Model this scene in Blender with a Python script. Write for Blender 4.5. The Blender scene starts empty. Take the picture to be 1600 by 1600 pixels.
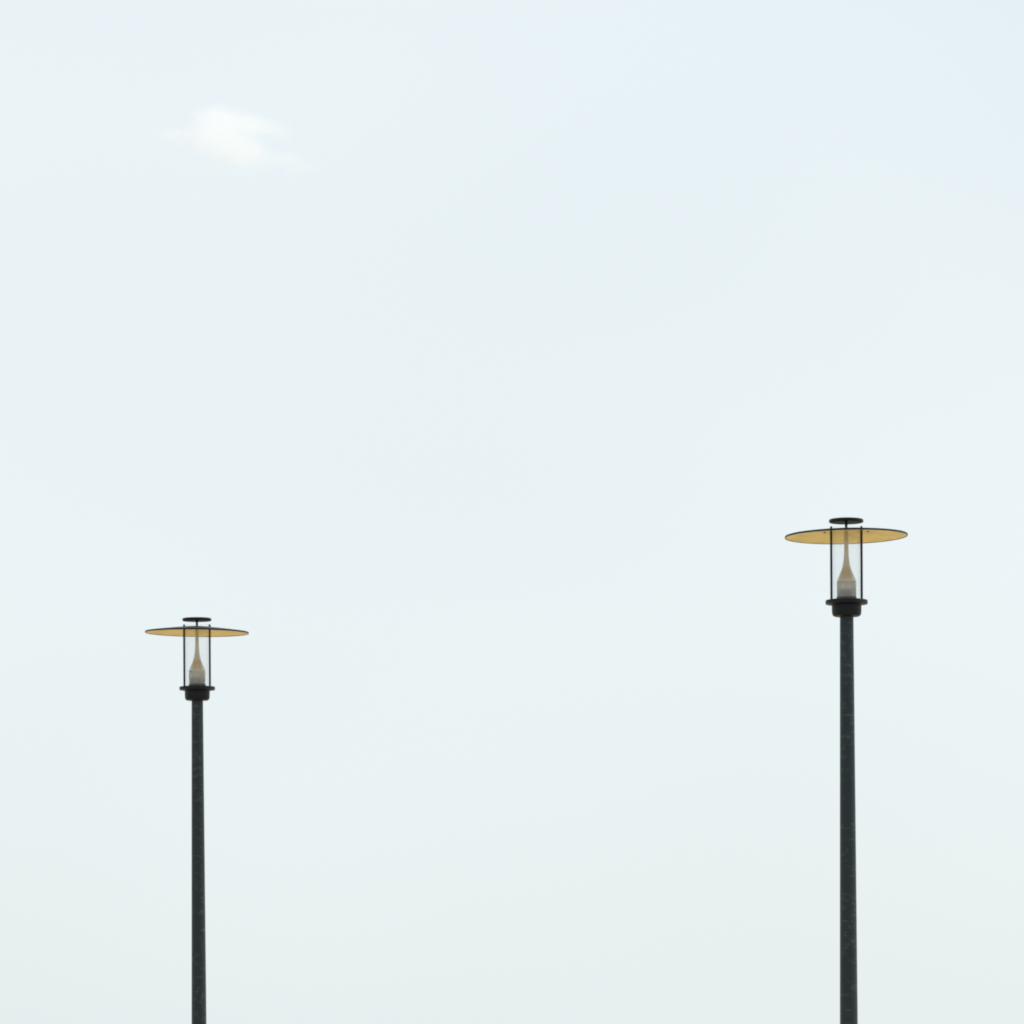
import bpy, bmesh, math, random
from mathutils import Vector, Matrix

S = bpy.context.scene
COL = S.collection
R = math.radians

# ------------------------------------------------------------------ camera
# long lens, level-ish camera; the photograph is the upper crop of a taller frame (lens shift)
EYE = 1.62
FPX = 8500.0                                   # focal length in 1600-px units
cam_d = bpy.data.cameras.new('camera')
cam = bpy.data.objects.new('camera', cam_d)
COL.objects.link(cam)
cam_d.sensor_width = 36.0
cam_d.lens = 36.0 * FPX / 1600.0
cam_d.shift_y = (1803.0 - 800.0) / 1600.0
cam_d.clip_start = 0.1
cam_d.clip_end = 60000.0
cam.location = (0.0, 0.0, EYE)
cam.rotation_mode = 'QUATERNION'
ROLL = R(-0.30)
cam.rotation_quaternion = (Matrix.Rotation(R(90), 3, 'X') @ Matrix.Rotation(ROLL, 3, 'Z')).to_quaternion()
S.camera = cam

# ------------------------------------------------------------------ sky
SUN_EL, SUN_AZ = R(52), R(80)                  # azimuth clockwise from the view direction (+Y)
w = bpy.data.worlds.new('World')
S.world = w
w.use_nodes = True
nt = w.node_tree
nt.nodes.clear()
N = nt.nodes.new
out = N('ShaderNodeOutputWorld')
bg = N('ShaderNodeBackground')
bg.inputs['Strength'].default_value = 0.10
sky = N('ShaderNodeTexSky')
sky.sky_type = 'NISHITA'
sky.sun_disc = False
sky.sun_elevation = SUN_EL
sky.sun_rotation = SUN_AZ
sky.altitude = 30.0
sky.air_density = 1.0
sky.dust_density = 3.2
sky.ozone_density = 1.0
# a thin, very uneven veil of high haze that whitens the sky
tc = N('ShaderNodeTexCoord')
mp = N('ShaderNodeMapping')
mp.inputs['Scale'].default_value = (5.0, 5.0, 9.0)
mp.inputs['Location'].default_value = (0.35, 0.0, 0.2)
nz = N('ShaderNodeTexNoise')
nz.inputs['Scale'].default_value = 1.4
nz.inputs['Detail'].default_value = 1.0
nz.inputs['Roughness'].default_value = 0.45
mr = N('ShaderNodeMapRange')
mr.inputs['From Min'].default_value = 0.3
mr.inputs['From Max'].default_value = 0.7
mr.inputs['To Min'].default_value = 0.82
mr.inputs['To Max'].default_value = 0.865
mix = N('ShaderNodeMix')
mix.data_type = 'RGBA'
VEIL = (6.62, 7.16, 7.27, 1.0)
mix.inputs[7].default_value = VEIL
L = nt.links.new
L(tc.outputs['Generated'], mp.inputs['Vector'])
L(mp.outputs['Vector'], nz.inputs['Vector'])
L(nz.outputs['Fac'], mr.inputs['Value'])
# the veil thins out towards the upper right, where the sky is a little bluer
dt = N('ShaderNodeVectorMath')
dt.operation = 'DOT_PRODUCT'
dt.inputs[1].default_value = (1.0, 0.0, 1.0)
thin = N('ShaderNodeMapRange')
thin.interpolation_type = 'SMOOTHSTEP'
thin.inputs['From Min'].default_value = 0.23
thin.inputs['From Max'].default_value = 0.34
thin.inputs['To Min'].default_value = 0.0
thin.inputs['To Max'].default_value = 0.10
sb = N('ShaderNodeMath')
sb.operation = 'SUBTRACT'
L(tc.outputs['Generated'], dt.inputs[0])
L(dt.outputs['Value'], thin.inputs['Value'])
L(mr.outputs['Result'], sb.inputs[0])
L(thin.outputs['Result'], sb.inputs[1])
L(sb.outputs[0], mix.inputs[0])
L(sky.outputs['Color'], mix.inputs[6])
L(mix.outputs[2], bg.inputs['Color'])
L(bg.outputs['Background'], out.inputs['Surface'])

# ------------------------------------------------------------------ sun
sd = bpy.data.lights.new('sun', 'SUN')
sd.energy = 3.0
sd.angle = R(0.53)
sd.color = (1.0, 0.972, 0.935)
sun = bpy.data.objects.new('sun', sd)
COL.objects.link(sun)
sdir = Vector((math.sin(SUN_AZ) * math.cos(SUN_EL), math.cos(SUN_AZ) * math.cos(SUN_EL), math.sin(SUN_EL)))
sun.rotation_mode = 'QUATERNION'
sun.rotation_quaternion = sdir.to_track_quat('Z', 'Y')
sun.location = (0, 0, 60)

# ------------------------------------------------------------------ exposure and renderer
vs = S.view_settings
S.display_settings.display_device = 'sRGB'
vs.view_transform = 'Standard'
vs.look = 'None'
vs.gamma = 1.0
vs.use_curve_mapping = False
vs.exposure = 0.45
S.render.engine = 'CYCLES'
cy = S.cycles
cy.filter_width = 1.9                          # the photograph is soft at pixel level
cy.max_bounces = 14
cy.transmission_bounces = 12
cy.transparent_max_bounces = 16
cy.volume_bounces = 8
cy.sample_clamp_indirect = 6.0
try:
    cy.use_denoising = True
except Exception:
    pass


# ------------------------------------------------------------------ helpers
def new_mat(name):
    m = bpy.data.materials.new(name)
    m.use_nodes = True
    return m, m.node_tree, m.node_tree.nodes['Principled BSDF']


def link_obj(name, bm, mat, parent=None, smooth=True, loc=(0, 0, 0)):
    me = bpy.data.meshes.new(name)
    bmesh.ops.recalc_face_normals(bm, faces=bm.faces)
    bm.to_mesh(me)
    bm.free()
    if mat:
        me.materials.append(mat)
    if smooth:
        for p in me.polygons:
            p.use_smooth = True
        me.set_sharp_from_angle(angle=R(35))
    o = bpy.data.objects.new(name, me)
    o.location = loc
    o.parent = parent
    COL.objects.link(o)
    return o


def lathe(bm, prof, seg=64, closed=False, centre=(0.0, 0.0)):
    """Revolve (radius, z) points; radius 0 makes a pole point."""
    rings = []
    for r, z in prof:
        if r < 1e-6:
            rings.append([bm.verts.new((centre[0], centre[1], z))])
        else:
            rings.append([bm.verts.new((centre[0] + r * math.cos(2 * math.pi * k / seg),
                                        centre[1] + r * math.sin(2 * math.pi * k / seg), z)) for k in range(seg)])
    pairs = list(zip(rings, rings[1:]))
    if closed:
        pairs.append((rings[-1], rings[0]))
    for a, b in pairs:
        for k in range(seg):
            j = (k + 1) % seg
            if len(a) == 1 and len(b) == 1:
                continue
            if len(a) == 1:
                bm.faces.new((a[0], b[j], b[k]))
            elif len(b) == 1:
                bm.faces.new((a[k], a[j], b[0]))
            else:
                bm.faces.new((a[k], a[j], b[j], b[k]))
    return bm


def curve_points(pts, n=6):
    """Catmull-Rom through (r, z) points."""
    res = []
    P = [pts[0]] + list(pts) + [pts[-1]]
    for i in range(1, len(P) - 2):
        p0, p1, p2, p3 = P[i - 1], P[i], P[i + 1], P[i + 2]
        for k in range(n):
            t = k / n
            res.append(tuple(0.5 * (2 * p1[c] + (p2[c] - p0[c]) * t + (2 * p0[c] - 5 * p1[c] + 4 * p2[c] - p3[c]) * t * t
                                    + (3 * p1[c] - p0[c] - 3 * p2[c] + p3[c]) * t ** 3) for c in (0, 1)))
    res.append(pts[-1])
    return res


# ------------------------------------------------------------------ materials
def paint_material(name, base, specks, rough, spec=0.5):
    m, t, b = new_mat(name)
    b.inputs['Specular IOR Level'].default_value = spec
    n = t.nodes.new
    co = n('ShaderNodeTexCoord')
    big = n('ShaderNodeTexNoise')
    big.inputs['Scale'].default_value = 9.0
    big.inputs['Detail'].default_value = 5.0
    small = n('ShaderNodeTexNoise')
    small.inputs['Scale'].default_value = 26.0
    small.inputs['Detail'].default_value = 3.0
    small.inputs['Roughness'].default_value = 0.6
    ramp = n('ShaderNodeValToRGB')
    ramp.color_ramp.elements[0].position = 0.54
    ramp.color_ramp.elements[0].color = (0, 0, 0, 1)
    ramp.color_ramp.elements[1].position = 0.80
    ramp.color_ramp.elements[1].color = (1, 1, 1, 1)
    mixa = n('ShaderNodeMix')
    mixa.data_type = 'RGBA'
    mixa.inputs[6].default_value = (base[0] * 0.75, base[1] * 0.75, base[2] * 0.72, 1)
    mixa.inputs[7].default_value = (base[0] * 1.35, base[1] * 1.3, base[2] * 1.25, 1)
    mixb = n('ShaderNodeMix')
    mixb.data_type = 'RGBA'
    mixb.inputs[7].default_value = (*specks, 1)
    l = t.links.new
    oi = n('ShaderNodeObjectInfo')              # each lamp wears differently
    va = n('ShaderNodeVectorMath')
    va.operation = 'ADD'
    mpn = n('ShaderNodeMapping')
    mpn.inputs['Scale'].default_value = (0.7, 0.7, 1.5)
    l(co.outputs['Object'], va.inputs[0])
    l(oi.outputs['Location'], va.inputs[1])
    l(va.outputs[0], big.inputs['Vector'])
    l(va.outputs[0], mpn.inputs['Vector'])
    l(mpn.outputs['Vector'], small.inputs['Vector'])
    l(big.outputs['Fac'], mixa.inputs[0])
    l(small.outputs['Fac'], ramp.inputs['Fac'])
    l(ramp.outputs['Color'], mixb.inputs[0])
    l(mixa.outputs[2], mixb.inputs[6])
    l(mixb.outputs[2], b.inputs['Base Color'])
    rr = n('ShaderNodeMapRange')
    rr.inputs['To Min'].default_value = rough - 0.1
    rr.inputs['To Max'].default_value = rough + 0.15
    l(big.outputs['Fac'], rr.inputs['Value'])
    l(rr.outputs['Result'], b.inputs['Roughness'])
    bump = n('ShaderNodeBump')
    bump.inputs['Strength'].default_value = 0.12
    bump.inputs['Distance'].default_value = 0.002
    l(small.outputs['Fac'], bump.inputs['Height'])
    l(bump.outputs['Normal'], b.inputs['Normal'])
    return m


M_POLE = paint_material('dark_green_pole_paint', (0.0072, 0.0168, 0.0205), (0.052, 0.068, 0.062), 0.36, 0.32)
M_BLACK = paint_material('black_metal_paint', (0.0035, 0.0050, 0.0072), (0.012, 0.012, 0.012), 0.42, 0.22)

# shade: dark outside, yellow enamel underside (two material slots)
M_YELLOW, t, b = new_mat('yellow_enamel')
co = t.nodes.new('ShaderNodeTexCoord')
n1 = t.nodes.new('ShaderNodeTexNoise')
n1.inputs['Scale'].default_value = 9.0
n1.inputs['Detail'].default_value = 4.0
rp = t.nodes.new('ShaderNodeValToRGB')
rp.color_ramp.elements[0].position = 0.30
rp.color_ramp.elements[0].color = (0.72, 0.53, 0.15, 1)
rp.color_ramp.elements[1].position = 0.55
rp.color_ramp.elements[1].color = (0.92, 0.69, 0.18, 1)
t.links.new(co.outputs['Object'], n1.inputs['Vector'])
t.links.new(n1.outputs['Fac'], rp.inputs['Fac'])
t.links.new(rp.outputs['Color'], b.inputs['Base Color'])
b.inputs['Roughness'].default_value = 0.45

M_REFL, t, b = new_mat('satin_reflector')
b.inputs['Base Color'].default_value = (0.54, 0.49, 0.38, 1)
b.inputs['Metallic'].default_value = 0.65
b.inputs['Roughness'].default_value = 0.33

M_FROST, t, b = new_mat('frosted_glass')
b.inputs['Base Color'].default_value = (0.78, 0.77, 0.70, 1)
b.inputs['Roughness'].default_value = 0.80
b.inputs['IOR'].default_value = 1.35
b.inputs['Transmission Weight'].default_value = 0.80

# clear lantern glass: Fresnel reflection over straight transmission, tinted by the path through its wall
M_GLASS = bpy.data.materials.new('clear_glass')
M_GLASS.use_nodes = True
t = M_GLASS.node_tree
t.nodes.clear()
go = t.nodes.new('ShaderNodeOutputMaterial')
gt = t.nodes.new('ShaderNodeBsdfTransparent')
gg = t.nodes.new('ShaderNodeBsdfGlossy')
gg.inputs['Roughness'].default_value = 0.02
gf = t.nodes.new('ShaderNodeFresnel')
# light leaves a thin pane at the angle it came in: the same Fresnel on both faces, no total reflection
ge = t.nodes.new('ShaderNodeNewGeometry')
gi = t.nodes.new('ShaderNodeMapRange')
gi.inputs['To Min'].default_value = 1.46
gi.inputs['To Max'].default_value = 1.0 / 1.46
t.links.new(ge.outputs['Backfacing'], gi.inputs['Value'])
t.links.new(gi.outputs['Result'], gf.inputs['IOR'])
gm = t.nodes.new('ShaderNodeMixShader')
ga = t.nodes.new('ShaderNodeVolumeAbsorption')
ga.inputs['Color'].default_value = (0.25, 0.36, 0.38, 1)
ga.inputs['Density'].default_value = 15.0
t.links.new(gf.outputs['Fac'], gm.inputs[0])
t.links.new(gt.outputs[0], gm.inputs[1])
t.links.new(gg.outputs[0], gm.inputs[2])
t.links.new(gm.outputs[0], go.inputs['Surface'])
t.links.new(ga.outputs[0], go.inputs['Volume'])

M_GROUND, t, b = new_mat('warm_stone_paving')
co = t.nodes.new('ShaderNodeTexCoord')
br = t.nodes.new('ShaderNodeTexBrick')
br.inputs['Scale'].default_value = 1.0
br.inputs['Color1'].default_value = (0.46, 0.39, 0.30, 1)
br.inputs['Color2'].default_value = (0.40, 0.34, 0.27, 1)
br.inputs['Mortar'].default_value = (0.22, 0.19, 0.16, 1)
br.inputs['Mortar Size'].default_value = 0.012
br.inputs['Brick Width'].default_value = 0.8
br.inputs['Row Height'].default_value = 0.4
n1 = t.nodes.new('ShaderNodeTexNoise')
n1.inputs['Scale'].default_value = 0.6
n1.inputs['Detail'].default_value = 8.0
mx = t.nodes.new('ShaderNodeMix')
mx.data_type = 'RGBA'
mx.blend_type = 'MULTIPLY'
mx.inputs[0].default_value = 0.35
t.links.new(co.outputs['Object'], br.inputs['Vector'])
t.links.new(co.outputs['Object'], n1.inputs['Vector'])
t.links.new(br.outputs['Color'], mx.inputs[6])
t.links.new(n1.outputs['Color'], mx.inputs[7])
t.links.new(mx.outputs[2], b.inputs['Base Color'])
b.inputs['Roughness'].default_value = 0.85

# ------------------------------------------------------------------ ground (below the frame)
bm = bmesh.new()
seg, rad = 96, [0, 20, 60, 160, 500, 2000, 8000, 25000]
lathe(bm, [(r, 0.0) for r in rad], seg)
ground = link_obj('ground', bm, M_GROUND, smooth=False)
if ground.data.polygons[0].normal.z < 0:
    ground.data.flip_normals()
ground['kind'] = 'structure'

# ------------------------------------------------------------------ street lamp
RIM = 5.40                                     # height of the shade's rim above the ground
SHADE_R = 0.375


def build_lamp():
    root = bpy.data.objects.new('street_lamp', None)
    root.empty_display_size = 0.3
    COL.objects.link(root)

    # tapered pole, set into the paving
    top = RIM - 0.478
    bm = bmesh.new()
    lathe(bm, [(0.0, -0.4), (0.0700, -0.4), (0.0680, 0.10), (0.0568, 2.0), (0.0516, 3.0), (0.0468, 3.9), (0.0415, top), (0.0, top)], 48)
    link_obj('pole', bm, M_POLE, root)

    # collar: cup and flange that carry the lantern
    z0 = RIM - 0.484
    bm = bmesh.new()
    lathe(bm, [(0.042, z0 - 0.004), (0.074, z0 - 0.004), (0.0825, z0 + 0.000), (0.0870, z0 + 0.007), (0.0895, z0 + 0.018), (0.0905, z0 + 0.032), (0.0905, z0 + 0.064),
               (0.100, z0 + 0.066), (0.106, z0 + 0.070), (0.126, z0 + 0.071), (0.129, z0 + 0.074), (0.129, z0 + 0.092),
               (0.126, z0 + 0.095), (0.0615, z0 + 0.096), (0.0615, z0 + 0.112), (0.0608, z0 + 0.115),
               (0.0600, z0 + 0.115), (0.0600, z0 + 0.096), (0.0, z0 + 0.096)], 64)
    link_obj('collar', bm, M_BLACK, root)
    ztop = z0 + 0.096

    # trumpet-shaped reflector with a long spike
    bm = bmesh.new()
    prof = curve_points([(0.0120, RIM + 0.035), (0.0125, RIM - 0.03), (0.0140, RIM - 0.09), (0.0175, RIM - 0.14),
                         (0.0265, RIM - 0.19), (0.0385, RIM - 0.222), (0.0505, RIM - 0.250), (0.0580, RIM - 0.270)], 6)
    prof += [(0.0589, RIM - 0.2755), (0.0, RIM - 0.2755)]
    lathe(bm, prof, 48)
    link_obj('reflector', bm, M_REFL, root)

    # frosted cylinder under the reflector, a dark lamp socket showing through its foot
    bm = bmesh.new()
    lathe(bm, [(0.0592, ztop + 0.001), (0.0592, RIM - 0.2765), (0.0555, RIM - 0.2765), (0.0555, ztop + 0.001)], 64, closed=True)
    frost = link_obj('frosted_cylinder', bm, M_FROST, root)
    bm = bmesh.new()
    lathe(bm, [(0.0, ztop), (0.0545, ztop + 0.0005), (0.0545, ztop + 0.022), (0.053, ztop + 0.030), (0.050, ztop + 0.040),
               (0.046, ztop + 0.052), (0.040, ztop + 0.064), (0.0, ztop + 0.066)], 48)
    link_obj('lamp_socket', bm, M_BLACK, frost)

    # clear glass cylinder standing on the flange
    bm = bmesh.new()
    ro, ri = 0.1015, 0.0980
    lathe(bm, [(ro, ztop + 0.001), (ro, RIM + 0.054), (ri, RIM + 0.054), (ri, ztop + 0.001)], 96, closed=True)
    link_obj('glass_cylinder', bm, M_GLASS, root)

    # four upright rods round the glass carry the shade
    for sx in (-1, 1):
        for sy in (-1, 1):
            bm = bmesh.new()
            lathe(bm, [(0.0, ztop - 0.004), (0.0062, ztop - 0.004), (0.0062, RIM + 0.056), (0.0, RIM + 0.056)], 20, centre=(sx * 0.0918, sy * 0.060))
            link_obj('support_rod', bm, M_BLACK, root)

    # wide shallow shade, dark outside and yellow beneath
    h = 0.041
    th = 0.0090
    bm = bmesh.new()
    k = 14
    upper = []
    for i in range(k + 1):
        r = SHADE_R * i / k
        upper.append((r, RIM + h * (1 - (i / k) ** 1.25) + th))
    upper[-1] = (SHADE_R - 0.002, RIM + th)
    rim = [(SHADE_R, RIM + th - 0.002), (SHADE_R, RIM - 0.0016), (SHADE_R - 0.001, RIM - 0.0024), (SHADE_R - 0.0035, RIM - 0.0024)]
    lower = [(SHADE_R * i / k, RIM + h * (1 - (i / k) ** 1.25)) for i in range(k - 1, -1, -1)]
    lower.insert(0, (SHADE_R - 0.005, RIM + 0.0004))
    lathe(bm, upper + rim + lower, 128)
    for f in bm.faces:
        f.material_index = 0
    bm.normal_update()
    sh = link_obj('lamp_shade', bm, M_BLACK, root)
    sh.data.materials.append(M_YELLOW)
    for p in sh.data.polygons:
        c = p.center
        if p.normal.z < -0.5 and math.hypot(c.x, c.y) < SHADE_R - 0.004:
            p.material_index = 1

    # two fixing bolts under the shade, beside the glass
    for sx in (-1, 1):
        zb = RIM + h * (1 - (0.132 / SHADE_R) ** 1.25) + 0.001
        bm = bmesh.new()
        lathe(bm, [(0.0, zb - 0.007), (0.004, zb - 0.007), (0.0045, zb - 0.006), (0.0045, zb - 0.003), (0.007, zb - 0.003), (0.007, zb), (0.0, zb)],
              16, centre=(sx * 0.132, 0.0))
        link_obj('bolt', bm, M_BLACK, sh)

    # cap on a short stem over the shade
    zc = RIM + 0.086
    bm = bmesh.new()
    lathe(bm, [(0.0, zc), (0.101, zc), (0.105, zc + 0.003), (0.105, zc + 0.016), (0.099, zc + 0.020), (0.0, zc + 0.023)], 64)
    cap = link_obj('top_cap', bm, M_BLACK, root)
    bm = bmesh.new()
    lathe(bm, [(0.0, RIM + h), (0.0085, RIM + h), (0.0085, zc), (0.0, zc)], 24)
    link_obj('cap_stem', bm, M_BLACK, cap)
    return root


def copy_tree(o, parent=None):
    c = o.copy()
    COL.objects.link(c)
    c.parent = parent
    for ch in o.children:
        copy_tree(ch, c)
    return c


def tilt_shade(root, roll, pitch):
    """Each shade sits a little out of level on its rods."""
    for ch in root.children:
        if ch.name.startswith('lamp_shade'):
            piv = Vector((0, 0, RIM))
            rot = Matrix.Rotation(R(roll), 4, 'Y') @ Matrix.Rotation(R(pitch), 4, 'X')
            m = Matrix.Translation(piv) @ rot @ Matrix.Translation(-piv)
            ch.location = m.to_translation()
            ch.rotation_euler = m.to_euler()


near = build_lamp()
near.location = (2.0600, 33.20, -0.0190)
near.rotation_euler = (R(-0.4), 0, R(-3.0))
near['label'] = 'larger nearer street lamp, broad yellow underside showing beneath its disc shade'
near['category'] = 'street lamp'
near['group'] = 'street lamps with flat disc shades'
far = copy_tree(near)
far.location = (-2.2614, 39.40, -0.001)
far.rotation_euler = (R(0.8), 0, R(2.7))
far['label'] = 'smaller farther street lamp below the cloud, its disc shade seen almost edge-on'
far['category'] = 'street lamp'
far['group'] = 'street lamps with flat disc shades'
tilt_shade(near, -0.75, 0.1)
tilt_shade(far, 0.8, 0.5)

# ------------------------------------------------------------------ cloud
# a small puff of real vapour, some 130 m across, 4 km away
CD = 4000.0
bm = bmesh.new()
bmesh.ops.create_icosphere(bm, subdivisions=4, radius=1.0)
for v in bm.verts:
    v.co = Vector((v.co.x * 92, v.co.y * 50, v.co.z * 48))
M_CLOUD = bpy.data.materials.new('cloud_vapour')
M_CLOUD.use_nodes = True
t = M_CLOUD.node_tree
t.nodes.clear()
n, l = t.nodes.new, t.links.new
mo = n('ShaderNodeOutputMaterial')
pv = n('ShaderNodeVolumePrincipled')
pv.inputs['Color'].default_value = (0.9984, 0.9987, 1, 1)
pv.inputs['Anisotropy'].default_value = 0.55
co = n('ShaderNodeTexCoord')


def math_node(op, a, b=None, c=None):
    m = n('ShaderNodeMath')
    m.operation = op
    for i, x in enumerate((a, b, c)):
        if x is None:
            continue
        if isinstance(x, (int, float)):
            m.inputs[i].default_value = x
        else:
            l(x, m.inputs[i])
    return m.outputs[0]


# domain warp makes ragged edges
wn = n('ShaderNodeTexNoise')
wn.inputs['Scale'].default_value = 0.035
wn.inputs['Detail'].default_value = 4.0
l(co.outputs['Object'], wn.inputs['Vector'])
sub = n('ShaderNodeVectorMath'); sub.operation = 'SUBTRACT'
sub.inputs[1].default_value = (0.5, 0.5, 0.5)
l(wn.outputs['Color'], sub.inputs[0])
scl = n('ShaderNodeVectorMath'); scl.operation = 'SCALE'
scl.inputs['Scale'].default_value = 22.0
l(sub.outputs[0], scl.inputs[0])
add = n('ShaderNodeVectorMath'); add.operation = 'ADD'
l(co.outputs['Object'], add.inputs[0])
l(scl.outputs[0], add.inputs[1])
warped = add.outputs[0]
# lobes of the puff: centre (x, y, z), half sizes (metres), weight
LOBES = [((-5, 0, 10), (24, 24, 16), 1.0), ((2, 4, -4), (30, 24, 16), 0.9), ((12, 2, -11), (26, 20, 11), 0.7),
         ((16, -4, 9), (22, 18, 10), 0.9), ((28, -4, 5), (20, 14, 8), 0.6), ((38, -2, 4), (14, 10, 9), 0.35),
         ((-24, 2, 3), (24, 14, 8), 0.6), ((-42, 2, 4), (20, 12, 6), 0.5), ((-16, 0, -4), (24, 18, 10), 0.6),
         ((36, 3, -15), (24, 14, 9), 0.48), ((46, 3, -14), (18, 10, 10), 0.36), ((8, 3, -22), (38, 14, 9), 0.28),
         ((44, -2, 3), (14, 10, 10), 0.30), ((12, 0, 14), (20, 16, 12), 0.55), ((-16, 0, 10), (18, 14, 12), 0.45), ((54, 0, -24), (26, 12, 8), 0.26)]
total = None
for c, s, wgt in LOBES:
    a = n('ShaderNodeVectorMath'); a.operation = 'SUBTRACT'
    a.inputs[1].default_value = c
    l(warped, a.inputs[0])
    d = n('ShaderNodeVectorMath'); d.operation = 'DIVIDE'
    d.inputs[1].default_value = s
    l(a.outputs[0], d.inputs[0])
    ln = n('ShaderNodeVectorMath'); ln.operation = 'LENGTH'
    l(d.outputs[0], ln.inputs[0])
    f = math_node('SUBTRACT', 1.0, ln.outputs['Value'])
    f = math_node('MAXIMUM', f, 0.0)
    f = math_node('MULTIPLY', f, wgt)
    total = f if total is None else math_node('ADD', total, f)
dn = n('ShaderNodeTexNoise')
dn.inputs['Scale'].default_value = 0.07
dn.inputs['Detail'].default_value = 5.0
l(co.outputs['Object'], dn.inputs['Vector'])
er = math_node('MULTIPLY', math_node('SUBTRACT', 0.60, dn.outputs['Fac']), 0.55)
dens = math_node('MAXIMUM', math_node('SUBTRACT', total, er), 0.0)
dens = math_node('MINIMUM', math_node('MULTIPLY', dens, 0.055), 0.030)
l(dens, pv.inputs['Density'])
l(pv.outputs['Volume'], mo.inputs['Volume'])
try:
    M_CLOUD.cycles.volume_step_rate = 0.6
except Exception:
    pass
cx, cy_, = (362 - 800) / FPX * CD, CD
cz = EYE + (1803 - 212) / FPX * CD
cloud = link_obj('cloud', bm, M_CLOUD, smooth=False, loc=(cx, cy_, cz))
cloud['label'] = 'small ragged white cloud alone in the pale sky'
cloud['category'] = 'cloud'
